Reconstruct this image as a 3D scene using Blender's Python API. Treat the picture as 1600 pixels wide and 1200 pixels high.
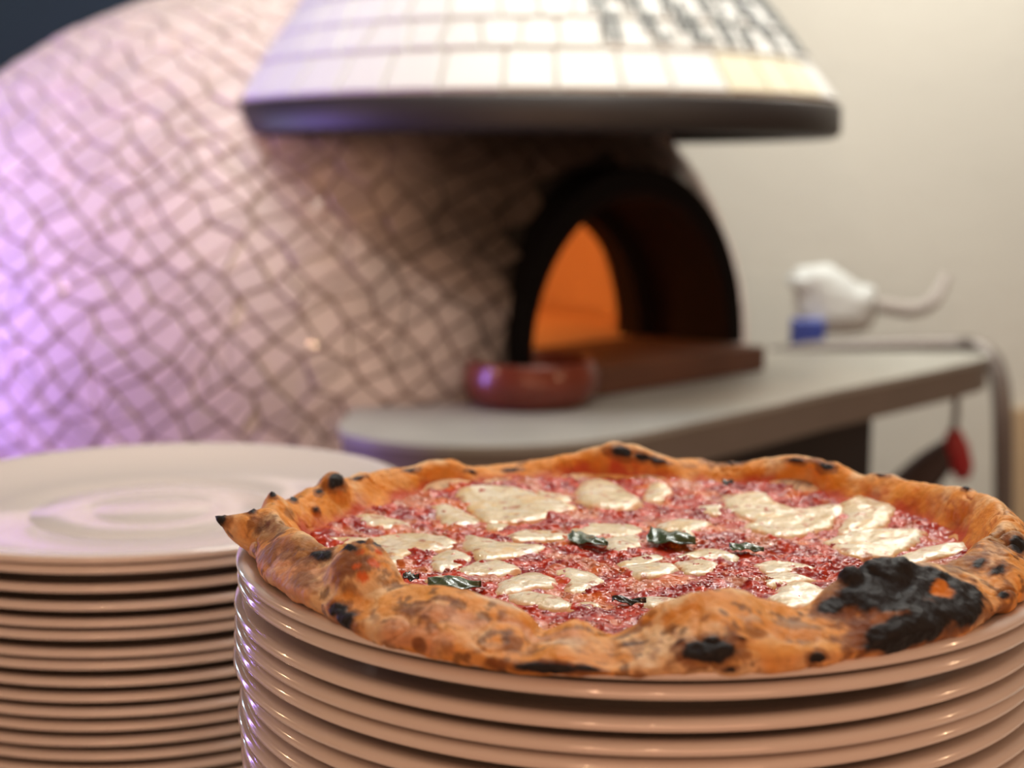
import bpy, bmesh, math, random
import numpy as np
from mathutils import Vector
for o in list(bpy.data.objects): bpy.data.objects.remove(o)
random.seed(7); rng = np.random.default_rng(7)
SC = bpy.context.scene; COL = SC.collection
FPX = 2311.0; CAMZ = 1.35; PITCH = math.atan(335 / FPX)
F = np.array([0, math.cos(PITCH), -math.sin(PITCH)]); U = np.array([0, math.sin(PITCH), math.cos(PITCH)])
EYE = np.array([0, 0, CAMZ])

# ------------------------------------------------------------------ camera, world, lights, exposure
cam = bpy.data.cameras.new('camera'); co = bpy.data.objects.new('camera', cam); COL.objects.link(co)
co.location = EYE; co.rotation_euler = (math.pi / 2 - PITCH, 0, 0)
cam.sensor_width = 36; cam.lens = FPX * 36 / 1600; cam.clip_start = .02
cam.dof.use_dof = True; cam.dof.focus_distance = .56; cam.dof.aperture_fstop = cam.lens / 7.3
SC.camera = co
SC.view_settings.view_transform = 'Standard'; SC.view_settings.look = 'None'
SC.view_settings.gamma = 1; SC.view_settings.use_curve_mapping = False; SC.view_settings.exposure = 0.0
w = bpy.data.worlds.new('world'); SC.world = w; w.use_nodes = True
w.node_tree.nodes['Background'].inputs[0].default_value = (.53, .33, .22, 1)
w.node_tree.nodes['Background'].inputs[1].default_value = .38

def aim(o, tgt): o.rotation_euler = (Vector(tgt) - o.location).to_track_quat('-Z', 'Y').to_euler()
def area(name, loc, tgt, sx, sy, watts, colr):
    l = bpy.data.lights.new(name, 'AREA'); l.shape = 'RECTANGLE'; l.size = sx; l.size_y = sy; l.energy = watts; l.color = colr
    o = bpy.data.objects.new(name, l); COL.objects.link(o); o.location = loc; aim(o, tgt); return o
def bulb(name, loc, watts, colr, r=.03):
    l = bpy.data.lights.new(name, 'POINT'); l.energy = watts; l.color = colr; l.shadow_soft_size = r
    o = bpy.data.objects.new(name, l); COL.objects.link(o); o.location = loc; return o
area('ceiling_light_over_oven', (.10, 1.75, 2.85), (.05, 1.9, 1.0), .6, .5, 18.5, (.93, 1, .97))
area('ceiling_light_over_counter', (.25, .95, 2.7), (.1, .8, 1.0), .5, .3, 4.5, (1, .96, .88))
area('ceiling_light_back', (.9, 2.6, 2.85), (.9, 2.9, 1.0), .8, .5, 17, (1, .97, .87))
area('warm_room_light', (.2, -1.7, 1.25), (0, 1.0, 1.15), 2.0, 1.2, 21, (1, .49, .29))
area('violet_led_sign', (-1.28, 1.72, 1.22), (-.3, 2.2, 1.15), .10, .6, 10.5, (.40, .25, 1))
area('cyan_led_strip', (-1.30, 2.20, 1.30), (-.3, .9, 1.15), .04, .16, 2.0, (.5, .78, 1))
bulb('bulb_left', (-1.65, 1.25, 1.75), 10, (1, .66, .38), .022)
bulb('bulb_behind', (-.55, -1.6, 1.9), 15, (1, .66, .38), .024)
bulb('bulb_behind_right', (.05, -1.75, 2.0), 11, (1, .66, .38), .022)
bulb('bulb_right', (1.75, .35, 1.8), 11, (1, .66, .38), .022)
bulb('pendant_beside_hood', (.70, 2.45, 1.98), 5.5, (1, .95, .86), .04)
bulb('sparkle_bulb_by_wall', (1.15, 2.7, 2.1), 6, (1, .95, .86), .04)  # unseen bulb, added low behind the pizza so the sauce glints
for i, (x, y, z) in enumerate([(-.2, 1.35, 2.2), (.45, 1.6, 2.35), (.15, 2.0, 2.6), (.75, 1.2, 2.3), (.35, 1.35, 2.0)]):
    bulb('track_spot', (x, y, z), 3.1, (1, .93, .82), .024)

# ------------------------------------------------------------------ helpers
def ray(x, y): return F + np.array([1., 0, 0]) * (x - 800) / FPX + U * (600 - y) / FPX
def onz(x, y, z):
    d = ray(x, y); return EYE + d * ((z - CAMZ) / d[2])
def atd(x, y, Y):
    d = ray(x, y); return EYE + d * (Y / d[1])
def proj(P):
    P = np.asarray(P, float) - EYE; d = P @ F
    return np.stack([800 + FPX * P[..., 0] / d, 600 - FPX * (P @ U) / d], -1)
def tagp(o, label=None, cat=None, group=None, kind=None):
    for k, v in (('label', label), ('category', cat), ('group', group), ('kind', kind)):
        if v: o[k] = v
    return o
def empty(name, loc=(0, 0, 0)):
    o = bpy.data.objects.new(name, None); COL.objects.link(o); o.location = loc; o.empty_display_size = .05
    return o
def mesh(name, V, Fc, mat=None, parent=None, smooth=True, loc=None, col=None):
    me = bpy.data.meshes.new(name); V = np.asarray(V, dtype=np.float32)
    if isinstance(Fc, np.ndarray):
        n, k = Fc.shape; me.vertices.add(len(V)); me.vertices.foreach_set('co', V.ravel())
        me.loops.add(n * k); me.loops.foreach_set('vertex_index', Fc.astype(np.int32).ravel())
        me.polygons.add(n); me.polygons.foreach_set('loop_start', np.arange(0, n * k, k, dtype=np.int32))
        me.polygons.foreach_set('loop_total', np.full(n, k, dtype=np.int32)); me.update(calc_edges=True)
    else:
        me.from_pydata(V.tolist(), [], Fc); me.update()
    me.polygons.foreach_set('use_smooth', np.full(len(me.polygons), smooth))
    if col is not None:
        a = me.color_attributes.new('Col', 'FLOAT_COLOR', 'POINT')
        a.data.foreach_set('color', np.concatenate([col, np.ones((len(col), 1))], 1).astype(np.float32).ravel())
    if mat: me.materials.append(mat)
    return link(name, me, parent, loc)
def link(name, me, parent=None, loc=None):
    o = bpy.data.objects.new(name, me); COL.objects.link(o)
    if parent: o.parent = parent
    if loc is not None: o.location = loc
    return o
def grid_faces(nr, nc, wrap=False):
    i = np.arange(nr - 1)[:, None]; j = np.arange(nc if wrap else nc - 1)[None, :]; j2 = (j + 1) % nc
    return np.stack([i * nc + j, i * nc + j2, (i + 1) * nc + j2, (i + 1) * nc + j], -1).reshape(-1, 4)
def lathe(prof, n=96, c=(0, 0, 0), a0=0, a1=2 * math.pi):
    prof = np.array(prof, float); full = abs(a1 - a0 - 2 * math.pi) < 1e-6
    t = np.linspace(a0, a1, n, endpoint=not full)
    V = np.stack([prof[:, 0:1] * np.cos(t) + c[0], prof[:, 0:1] * np.sin(t) + c[1], prof[:, 1:2] + 0 * t + c[2]], -1).reshape(-1, 3)
    return V, grid_faces(len(prof), n, full)
def boxv(lo, hi):
    x0, y0, z0 = lo; x1, y1, z1 = hi
    V = [(x0, y0, z0), (x1, y0, z0), (x1, y1, z0), (x0, y1, z0), (x0, y0, z1), (x1, y0, z1), (x1, y1, z1), (x0, y1, z1)]
    return V, [(0, 3, 2, 1), (4, 5, 6, 7), (0, 1, 5, 4), (1, 2, 6, 5), (2, 3, 7, 6), (3, 0, 4, 7)]
def box(name, lo, hi, mat, parent=None, bev=.0):
    V, Fc = boxv(lo, hi); o = mesh(name, V, Fc, mat, parent, False)
    if bev:
        bm = bmesh.new(); bm.from_mesh(o.data)
        bmesh.ops.bevel(bm, geom=bm.edges[:], offset=bev, segments=3, affect='EDGES', profile=.6); bm.to_mesh(o.data); bm.free()
    return o
def catmull(P, n=12):
    P = np.array(P, float); Q = np.vstack([2 * P[0] - P[1], P, 2 * P[-1] - P[-2]]); out = []
    for i in range(1, len(Q) - 2):
        for t in np.linspace(0, 1, n, endpoint=False):
            out.append(.5 * (2 * Q[i] + (Q[i + 1] - Q[i - 1]) * t + (2 * Q[i - 1] - 5 * Q[i] + 4 * Q[i + 1] - Q[i + 2]) * t ** 2 + (3 * Q[i] - Q[i - 1] - 3 * Q[i + 1] + Q[i + 2]) * t ** 3))
    return np.vstack([out, P[-1]])
def tube(name, pts, r, mat, parent=None, n=12):
    pts = catmull(pts); rs = r if hasattr(r, '__len__') else [r] * len(pts); V = []
    rs = np.interp(np.linspace(0, 1, len(pts)), np.linspace(0, 1, len(rs)), rs); up = np.array([.12, .2, 1.])
    for i, p in enumerate(pts):
        d = pts[min(i + 1, len(pts) - 1)] - pts[max(i - 1, 0)]; d = d / np.linalg.norm(d)
        a = np.cross(d, up if abs(d @ up) < .97 * np.linalg.norm(up) else np.array([1., 0, 0])); a /= np.linalg.norm(a); b = np.cross(d, a)
        for k in range(n):
            t = 2 * math.pi * k / n; V.append(p + rs[i] * (a * math.cos(t) + b * math.sin(t)))
    Fc = [tuple(f) for f in grid_faces(len(pts), n, True)] + [tuple(range(n - 1, -1, -1)), tuple(range(len(V) - n, len(V)))]
    return mesh(name, V, Fc, mat, parent)
# numpy gradient noise
_P = rng.permutation(256); _P = np.concatenate([_P, _P, _P]); _G = rng.normal(size=(256, 3)); _G /= np.linalg.norm(_G, axis=1)[:, None]
def noise(P, s=1.0, seed=0):
    P = np.asarray(P, float) * s + seed * 17.37; i = np.floor(P).astype(int); f = P - i; i &= 255; u = f * f * f * (f * (f * 6 - 15) + 10); r = 0
    for dx in (0, 1):
        for dy in (0, 1):
            for dz in (0, 1):
                h = _P[_P[_P[(i[..., 0] + dx) & 255] + ((i[..., 1] + dy) & 255)] + ((i[..., 2] + dz) & 255)]
                g = _G[h]; d = f - np.array([dx, dy, dz])
                wgt = (u[..., 0] if dx else 1 - u[..., 0]) * (u[..., 1] if dy else 1 - u[..., 1]) * (u[..., 2] if dz else 1 - u[..., 2])
                r = r + wgt * (g * d).sum(-1)
    return r * 1.6
def fbm(P, s, oct=3, seed=0): return sum(noise(P, s * 2.07 ** k, seed + k) * .5 ** k for k in range(oct))
def sst(a, b, x): t = np.clip((x - a) / (b - a), 0, 1); return t * t * (3 - 2 * t)
def mix(a, b, t): return a + (b - a) * np.asarray(t)[..., None]

# ------------------------------------------------------------------ materials
def newmat(name):
    m = bpy.data.materials.new(name); m.use_nodes = True; nt = m.node_tree; return m, nt, nt.nodes['Principled BSDF']
def mat(name, col, rough=.5, metal=0, spec=.5, coat=0, var=.0, vscale=8, bump=0, bscale=60, sss=0, sssr=(.01, .005, .003), emit=None, attr=False, croough=.1, bdet=5):
    m, nt, b = newmat(name); N = nt.nodes; L = nt.links
    b.inputs['Base Color'].default_value = (*col, 1); b.inputs['Roughness'].default_value = rough
    b.inputs['Metallic'].default_value = metal; b.inputs['Specular IOR Level'].default_value = spec
    b.inputs['Coat Weight'].default_value = coat; b.inputs['Coat Roughness'].default_value = croough
    tc = N.new('ShaderNodeTexCoord'); src = None
    if attr:
        a = N.new('ShaderNodeVertexColor'); a.layer_name = 'Col'; src = a.outputs['Color']
    if var:
        n = N.new('ShaderNodeTexNoise'); n.inputs['Scale'].default_value = vscale; n.inputs['Detail'].default_value = 6
        L.new(tc.outputs['Object'], n.inputs['Vector']); r = N.new('ShaderNodeMapRange')
        r.inputs['From Min'].default_value = .25; r.inputs['From Max'].default_value = .75
        r.inputs['To Min'].default_value = 1 - var; r.inputs['To Max'].default_value = 1 + var * .6; L.new(n.outputs['Fac'], r.inputs['Value'])
        mx = N.new('ShaderNodeVectorMath'); mx.operation = 'SCALE'; L.new(r.outputs['Result'], mx.inputs['Scale'])
        if src: L.new(src, mx.inputs[0])
        else: mx.inputs[0].default_value = col
        src = mx.outputs['Vector']
    if src: L.new(src, b.inputs['Base Color'])
    if bump:
        n = N.new('ShaderNodeTexNoise'); n.inputs['Scale'].default_value = bscale; n.inputs['Detail'].default_value = bdet
        L.new(tc.outputs['Object'], n.inputs['Vector']); bp = N.new('ShaderNodeBump'); bp.inputs['Strength'].default_value = 1
        bp.inputs['Distance'].default_value = bump; L.new(n.outputs['Fac'], bp.inputs['Height']); L.new(bp.outputs['Normal'], b.inputs['Normal'])
        L.new(bp.outputs['Normal'], b.inputs['Coat Normal'])
    if sss:
        b.inputs['Subsurface Weight'].default_value = sss; b.inputs['Subsurface Radius'].default_value = sssr; b.inputs['Subsurface Scale'].default_value = 1
    if emit: b.inputs['Emission Color'].default_value = (*emit[0], 1); b.inputs['Emission Strength'].default_value = emit[1]
    return m
# oven centre and mouth frame
OC = np.array([-.345, 2.60, 1.05]); OR, OB = .745, .612
MPHI = math.radians(45); NV = np.array([math.sin(MPHI), -math.cos(MPHI), 0]); PV = np.array([math.cos(MPHI), math.sin(MPHI), 0])
def om(a, p, z): return np.array([OC[0], OC[1], 0]) + NV * a + PV * p + np.array([0, 0, z])
def soot_mat(name, col, dark, rough, coat, amount=1.0):
    """fired glaze with real soot staining spreading out of the oven mouth"""
    m, nt, b = newmat(name); N = nt.nodes; L = nt.links
    g = N.new('ShaderNodeNewGeometry'); c = om(.68, .0, 1.28)
    sub = N.new('ShaderNodeVectorMath'); sub.operation = 'SUBTRACT'; L.new(g.outputs['Position'], sub.inputs[0]); sub.inputs[1].default_value = c
    sc = N.new('ShaderNodeVectorMath'); sc.operation = 'MULTIPLY'; L.new(sub.outputs[0], sc.inputs[0]); sc.inputs[1].default_value = (1, 1, 1.0)
    ln = N.new('ShaderNodeVectorMath'); ln.operation = 'LENGTH'; L.new(sc.outputs[0], ln.inputs[0])
    n = N.new('ShaderNodeTexNoise'); n.inputs['Scale'].default_value = 9; n.inputs['Detail'].default_value = 4; L.new(g.outputs['Position'], n.inputs['Vector'])
    ad = N.new('ShaderNodeMath'); ad.operation = 'MULTIPLY_ADD'; L.new(n.outputs['Fac'], ad.inputs[0]); ad.inputs[1].default_value = .22; L.new(ln.outputs['Value'], ad.inputs[2])
    r = N.new('ShaderNodeMapRange'); r.interpolation_type = 'SMOOTHSTEP'
    r.inputs['From Min'].default_value = .30; r.inputs['From Max'].default_value = .58; r.inputs['To Min'].default_value = amount; r.inputs['To Max'].default_value = 0
    L.new(ad.outputs[0], r.inputs['Value'])
    # per-tile tint
    oi = N.new('ShaderNodeNewGeometry'); rr = N.new('ShaderNodeMapRange'); L.new(oi.outputs['Random Per Island'], rr.inputs['Value'])
    rr.inputs['To Min'].default_value = .86; rr.inputs['To Max'].default_value = 1.08
    ob = N.new('ShaderNodeObjectInfo'); r2 = N.new('ShaderNodeMapRange'); L.new(ob.outputs['Random'], r2.inputs['Value'])
    r2.inputs['To Min'].default_value = .86; r2.inputs['To Max'].default_value = 1.08
    mm = N.new('ShaderNodeMath'); mm.operation = 'MULTIPLY'; L.new(rr.outputs[0], mm.inputs[0]); L.new(r2.outputs[0], mm.inputs[1])
    v = N.new('ShaderNodeVectorMath'); v.operation = 'SCALE'; v.inputs[0].default_value = col; L.new(mm.outputs[0], v.inputs['Scale'])
    mx = N.new('ShaderNodeMix'); mx.data_type = 'RGBA'; L.new(r.outputs[0], mx.inputs['Factor']); L.new(v.outputs[0], mx.inputs['A']); mx.inputs['B'].default_value = (*dark, 1)
    L.new(mx.outputs['Result'], b.inputs['Base Color']); b.inputs['Roughness'].default_value = rough; b.inputs['Coat Weight'].default_value = coat
    return m
M_wall = mat('plaster', (.63, .63, .575), .8, var=.05, vscale=2, bump=.002, bscale=30)
M_teal = mat('dark_teal_paint', (.012, .045, .065), .6, var=.1)
M_floor = mat('floor_tile_grey', (.2, .17, .15), .5, var=.2)
M_ceil = mat('ceiling_paint', (.7, .68, .64), .8)
M_tile = soot_mat('white_glazed_tile', (.76, .64, .61), (.045, .028, .016), .5, .04, .93)
M_grout = soot_mat('brown_grout', (.47, .36, .32), (.012, .009, .007), .9, 0)
M_htile = mat('hood_tile_white', (.74, .75, .73), .5, coat=0, var=.05, vscale=5)
M_htile_y = mat('hood_tile_stained', (.70, .65, .49), .5, coat=0, var=.1, vscale=9)
M_hgrout = mat('hood_grout', (.56, .54, .49), .9)
M_dkt = mat('dark_grey_tile', (.21, .23, .23), .5, coat=0)
M_black = mat('black_steel', (.022, .018, .018), .5, var=.2)
M_soot = mat('soot_black', (.006, .005, .005), .9, spec=.1)
M_jamb = mat('sooty_firebrick', (.016, .008, .006), .9, spec=.1, var=.3)
M_fire = mat('firebrick', (.52, .33, .20), .9, var=.1, vscale=5)
M_hearth = mat('hearth_stone', (.12, .048, .026), .7, var=.3)
M_shelf = mat('grey_stone_top', (.36, .35, .31), .42, var=.12, vscale=14)
M_fasc = mat('brown_grey_edge', (.19, .155, .13), .5, var=.1)
M_steel = mat('brushed_steel', (.20, .175, .16), .45, .5)
M_terra = mat('terracotta_glaze', (.16, .026, .010), .3, coat=.22, var=.25, vscale=25)
M_terra_in = mat('terracotta_inner', (.16, .03, .015), .35, coat=.4)
M_bag = mat('white_plastic', (.62, .65, .64), .45, var=.05)
M_blue = mat('blue_plastic', (.035, .07, .36), .4)
M_hose = mat('grey_rubber', (.40, .365, .34), .6)
M_red = mat('red_plastic', (.42, .03, .035), .4)
M_brist = mat('dark_bristle', (.07, .05, .05), .8)
M_tan = mat('tan_wood', (.50, .37, .23), .6, var=.1)
M_work = mat('pale_worktop', (.45, .38, .32), .4, var=.1)
M_plate = mat('white_porcelain', (.68, .605, .57), .13, coat=.5, croough=.02, var=.015, vscale=3)
M_crust = mat('baked_crust', (.6, .3, .1), .58, spec=.22, attr=True, var=.16, vscale=260, bump=.0007, bscale=420)
M_sauce = mat('tomato_sauce', (.5, .04, .02), .45, spec=.10, attr=True, coat=.5, croough=.06, bump=.0012, bscale=300, bdet=1.5, var=.16, vscale=350)
M_cheese = mat('melted_mozzarella', (.8, .7, .5), .24, spec=.5, attr=True, coat=.45, croough=.06, bump=.0004, bscale=380, var=.05, vscale=160, sss=.25, sssr=(.004, .0025, .0012))
M_basil = mat('basil_leaf', (.025, .05, .012), .25, coat=.5, attr=True, var=.3, vscale=200, bump=.0004, bscale=300)

# ------------------------------------------------------------------ room
def struct(o): return tagp(o, kind='structure')
struct(box('wall_back', (-.2, 3.42, 0), (4.0, 3.55, 3.0), M_wall))
struct(box('wall_left', (-4.0, 3.42, 0), (-.2, 3.56, 3.0), M_teal))
struct(box('floor', (-4, -2.5, -.05), (4, 3.6, 0), M_floor))
struct(box('ceiling', (-4, -2.5, 3.0), (4, 3.6, 3.06), M_ceil))
p = atd(1584, 640, 3.38)
struct(box('trim_1', (p[0], 3.385, 0), (p[0] + .5, 3.42, p[2]), M_tan, bev=.006))
wt = empty('worktop', (0, .8, 0))
tagp(wt, 'pale worktop under the two stacks of white plates', 'worktop')
box('worktop_slab', (-1.0, -.45, .95), (1.0, .45, .99), M_work, wt, .004)
for sx in (-.95, .87):
    for sy in (-.4, .32): box('leg', (sx, sy, 0), (sx + .08, sy + .08, .95), M_steel, wt, .004)

# ------------------------------------------------------------------ the oven
oven = empty('pizza_oven', (OC[0], OC[1], 0)); off = -np.array([OC[0], OC[1], 0])
tagp(oven, 'domed pizza oven covered in pale broken tiles with sooty black arched mouth', 'oven')
def sph(d):   # unit direction -> oven skin (ellipsoid above the hearth, straight drum below)
    d = np.asarray(d, float); h = np.sqrt(d[..., 0] ** 2 + d[..., 1] ** 2); low = d[..., 2] < 0
    hh = np.where(low, 1, np.maximum(h, 1e-6)); k = np.where(low, 1 / np.maximum(h, 1e-6), 1)
    return np.stack([OC[0] + OR * d[..., 0] * k, OC[1] + OR * d[..., 1] * k, OC[2] + OB * 1.0 * d[..., 2] + 0 * hh], -1)
AP = .022
def mloc(P): q = P - np.array([OC[0], OC[1], 0]); return q @ NV, q @ PV, q[..., 2]
def in_arch(p, z, hw, h, z0=1.085):
    return (z < z0 + h) & (np.abs(p) < hw * np.sqrt(np.clip(1 - ((z - z0) / h).clip(0, 1) ** 2.1, 0, 1)))
# grout skin
el = np.radians(np.concatenate([np.linspace(-60, 0, 10)[:-1], np.linspace(0, 90, 61)])); az = np.linspace(0, 2 * np.pi, 300, endpoint=False)
D = np.stack([np.cos(el)[:, None] * np.cos(az), np.cos(el)[:, None] * np.sin(az), np.sin(el)[:, None] + 0 * az], -1)
V = sph(D).reshape(-1, 3); Fc = grid_faces(len(el), 300, True); cen = V[Fc].mean(1); a, p_, z_ = mloc(cen)
keep = ~((a > 0) & in_arch(p_ - AP, z_, .232, .245) & (z_ > 1.04))
mesh('shell', V + off, Fc[keep][:, ::-1].copy(), M_grout, oven)
# broken tile mosaic laid on a jittered, slightly turned lattice
c0 = np.array([math.sin(.12) * math.cos(.38), -math.cos(.12) * math.cos(.38), math.sin(.38)])
e1 = np.cross([0, 0, 1], c0); e1 /= np.linalg.norm(e1); e2 = np.cross(c0, e1)
CELL = .054
def lamb(uv):
    rho = np.hypot(uv[..., 0], uv[..., 1]); al = 2 * np.arcsin(np.clip(rho / 2, 0, 1)); s = np.where(rho > 1e-9, np.sin(al) / np.maximum(rho, 1e-9), 1)
    return np.cos(al)[..., None] * c0 + (s * uv[..., 0])[..., None] * e1 + (s * uv[..., 1])[..., None] * e2
NG = 56; gi, gj = np.meshgrid(np.arange(NG + 1), np.arange(NG + 1), indexing='ij')
rotA = math.radians(38); gx = (gi - NG / 2) * CELL; gy = (gj - NG / 2) * CELL
jit = rng.uniform(-.26, .26, (NG + 1, NG + 1, 2)) * CELL
bend = .10 * np.sin(gx * 2.2 + gy)
GU = np.stack([gx * math.cos(rotA) - gy * math.sin(rotA) + bend * .4, gx * math.sin(rotA) + gy * math.cos(rotA) + bend * .3], -1) + jit
def tile_solid(Q, h=.006, gap=.0032, nrm=None):
    """Q: n x 3 outline on the skin; returns a closed little slab, inset for the joint"""
    c = Q.mean(0); d = Q - c; L_ = np.linalg.norm(d, axis=1)[:, None]; Qi = c + d * (1 - gap / L_); n = nrm; k = len(Q)
    top = Qi + n * h - (Qi - c) * .06; bot = Qi - n * .004; mid = Qi + n * (h - .0015)
    V = np.vstack([top, mid, bot]); Fc = [tuple(range(k))]
    for i in range(k):
        j = (i + 1) % k; Fc += [(k + i, k + j, j, i), (2 * k + i, 2 * k + j, k + j, k + i)]
    return V, Fc
tiles = []
for i in range(NG):
    for j in range(NG):
        q = np.stack([GU[i, j], GU[i + 1, j], GU[i + 1, j + 1], GU[i, j + 1]])
        if np.hypot(*q.mean(0)) > 1.5: continue
        polys = [q]; r = random.random()
        if r < .12: polys = [q[[0, 1, 2]], q[[0, 2, 3]]]
        elif r < .26:
            m1 = q[0] + (q[1] - q[0]) * random.uniform(.35, .65); m2 = q[3] + (q[2] - q[3]) * random.uniform(.35, .65)
            polys = [np.stack([q[0], m1, m2, q[3]]), np.stack([m1, q[1], q[2], m2])]
        elif r < .40:
            m1 = q[1] + (q[2] - q[1]) * random.uniform(.35, .65); m2 = q[0] + (q[3] - q[0]) * random.uniform(.35, .65)
            polys = [np.stack([q[0], q[1], m1, m2]), np.stack([m2, m1, q[2], q[3]])]
        for pl in polys:
            d = lamb(pl)
            if d[:, 2].min() < -.62: continue
            S = sph(d); c = S.mean(0); a, p_, z_ = mloc(c)
            if a > 0 and in_arch(p_ - AP, z_, .248, .278) and z_ > 1.0: continue
            n = np.cross(S[1] - S[0], S[2] - S[0]); n /= np.linalg.norm(n); o_ = c - np.array([OC[0], OC[1], min(c[2], OC[2])])
            if n @ o_ < 0: S = S[::-1]; n = -n
            px = proj(c); vis = (n @ (EYE - c) > 0) and -60 < px[0] < 1250 and -40 < px[1] < 740
            A = .5 * np.linalg.norm(np.cross(S[2] - S[0], S[-1] - S[1] if len(S) == 4 else S[1] - S[0]))
            score = (A * (n @ (EYE - c)) / np.linalg.norm(EYE - c) ** 3) if vis else 0
            if px[1] > 690 or px[0] > 1165 or (px[0] > 400 and 160 < px[1] < 225): score *= .3
            tiles.append((score, S, n))
tiles.sort(key=lambda t: -t[0])
SV, SF = [], []
for k, (s, S, n) in enumerate(tiles):
    V, Fc = tile_solid(S, random.uniform(.0045, .0075), .0034, n)
    if k < 300: mesh('tile', V + off, Fc, M_tile, oven, False)
    else: b = len(SV) and sum(len(x) for x in SV); SV.append(V + off); SF += [tuple(v + b for v in f) for f in Fc]
tagp(mesh('tile_mosaic', np.vstack(SV), SF, M_tile, oven, False), kind='stuff')
# black arch frame, tunnel, inner arch, firing chamber
def arch(hw, h, n=40): t = np.linspace(0, np.pi, n); return np.stack([hw * np.cos(t), h * np.sin(t) ** .95], -1)
def ring(name, A, B, a0, a1, mat_):
    """closed ring between arch outlines A (inner) and B (outer), extruded a0 (front) to a1"""
    n = len(A); V = []
    for P, a_ in ((A, a0), (B, a0), (B, a1), (A, a1)):
        for x, z in P: V.append(om(a_, x + AP, 1.085 + z) + off)
    Fc = []
    for k in range(4):
        for i in range(n - 1):
            b0 = k * n; b1 = ((k + 1) % 4) * n; Fc.append((b0 + i, b1 + i, b1 + i + 1, b0 + i + 1))
    Fc += [(0, 3 * n, 2 * n, n), (n - 1, 2 * n - 1, 3 * n - 1, 4 * n - 1)]
    o = mesh(name, V, Fc, mat_, oven, False)
    m = o.data; bm = bmesh.new(); bm.from_mesh(m); bmesh.ops.recalc_face_normals(bm, faces=bm.faces[:]); bm.to_mesh(m); bm.free(); return o
ring('arch_frame', arch(.226, .236), arch(.250, .268), .722, .60, M_soot)
ring('mouth_tunnel', arch(.214, .226), arch(.230, .240), .718, .53, M_jamb)
ring('inner_arch', arch(.185, .205), arch(.30, .33), .568, .53, M_jamb)
el2 = np.radians(np.linspace(-4, 90, 30)); az2 = np.linspace(0, 2 * np.pi, 120, endpoint=False)
V = np.stack([OC[0] + .545 * np.cos(el2)[:, None] * np.cos(az2), OC[1] + .545 * np.cos(el2)[:, None] * np.sin(az2), 1.085 + .44 * np.sin(el2)[:, None] + 0 * az2], -1).reshape(-1, 3)
Fc = grid_faces(30, 120, True); a, p_, z_ = mloc(V[Fc].mean(1)); keep = ~((a > 0) & (np.abs(p_ - AP) < .215) & (z_ < 1.085 + .25))
mesh('firing_chamber', V + off, Fc[keep].copy(), M_fire, oven)
V, Fc = lathe([(0.001, 0), (.6, 0), (.6, -.03), (.001, -.03)], 60, (OC[0], OC[1], 1.086)); mesh('hearth_floor', V + off, Fc, M_fire, oven, False)
q = [om(a_, p_, z_) + off for z_ in (1.052, 1.087) for a_, p_ in ((.56, -.21), (.79, -.225), (.79, .235), (.56, .21))]
mesh('hearth_sill', q, [(0, 3, 2, 1), (4, 5, 6, 7), (0, 1, 5, 4), (1, 2, 6, 5), (2, 3, 7, 6), (3, 0, 4, 7)], M_hearth, oven, False)
V, Fc = lathe([(.74, 0), (.80, 0), (.80, .5), (.74, .5)], 90, (OC[0], OC[1], 0)); mesh('base_drum', V + off, Fc, M_black, oven)
for p in [om(-.18, .16, 1.087), om(-.12, .22, 1.087)]:
    pass
fl = bulb('oven_fire_glow', om(.10, -.15, 1.33), 7, (1, .46, .13), .08)
# glowing logs of the fire, beside the mouth inside the chamber
M_ember = mat('glowing_ember', (.1, .02, .01), .8, emit=((1, .25, .03), 3))
fire = empty('burning_logs', om(.12, -.36, 1.087)); tagp(fire, 'burning logs inside the oven behind the left side of the mouth', 'fire')
for k in range(3):
    a_ = .12 + .05 * k
    tube('log', [om(a_ - .12, -.30 - .04 * k, 1.105 + .015 * k) - np.array(fire.location), om(a_, -.34 - .02 * k, 1.115) - np.array(fire.location), om(a_ + .1, -.37, 1.11) - np.array(fire.location)], .02, M_ember, fire)

# hood
HC = np.array([.031, 2.222]); hood = empty('oven_hood', (HC[0], HC[1], 1.4))
def cut(V, Fc):   # leave out what would be buried in the dome
    q = V[Fc].mean(1) + np.array([HC[0], HC[1], 1.4]); z = (q[:, 2] - OC[2]) / OB
    return Fc[((q[:, :2] - OC[:2]) ** 2).sum(1) / OR ** 2 + z ** 2 > .94]
tagp(hood, 'conical white tiled hood with black metal rim above the oven mouth', 'hood')
prof = [(.438, .038)] + [(.438 - .6 * t, .041 + .8 * t) for t in np.linspace(0, .60, 14)]
V, Fc = lathe(prof, 120); mesh('canopy', V, cut(V, Fc), M_hgrout, hood)
V, Fc = lathe([(.39, -.006), (.435, -.006), (.444, -.002), (.446, .002), (.446, .036), (.442, .040), (.430, .042), (.36, .12), (.12, .4), (.11, .4), (.35, .11), (.39, -.006)], 120); mesh('rim', V, cut(V, Fc), M_black, hood)
V, Fc = lathe([(.10, .53), (.115, .53), (.115, 1.6), (.10, 1.6)], 48); mesh('flue', V, Fc, M_black, hood)
def cone_pt(t, s):   # s = slant distance above the rim
    z = 1.441 + .8 * s; r = .440 - .6 * s
    return np.array([r * math.cos(t), r * math.sin(t), z - 1.4])
rows = [(0.001, .062, 38)]; s = .066
while s < .56:
    r = .440 - s * .6; rows.append((s, .046, max(8, int(2 * math.pi * r / .052)))); s += .048
hv, hf, cnt = [], [], 0; HT = []
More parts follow.
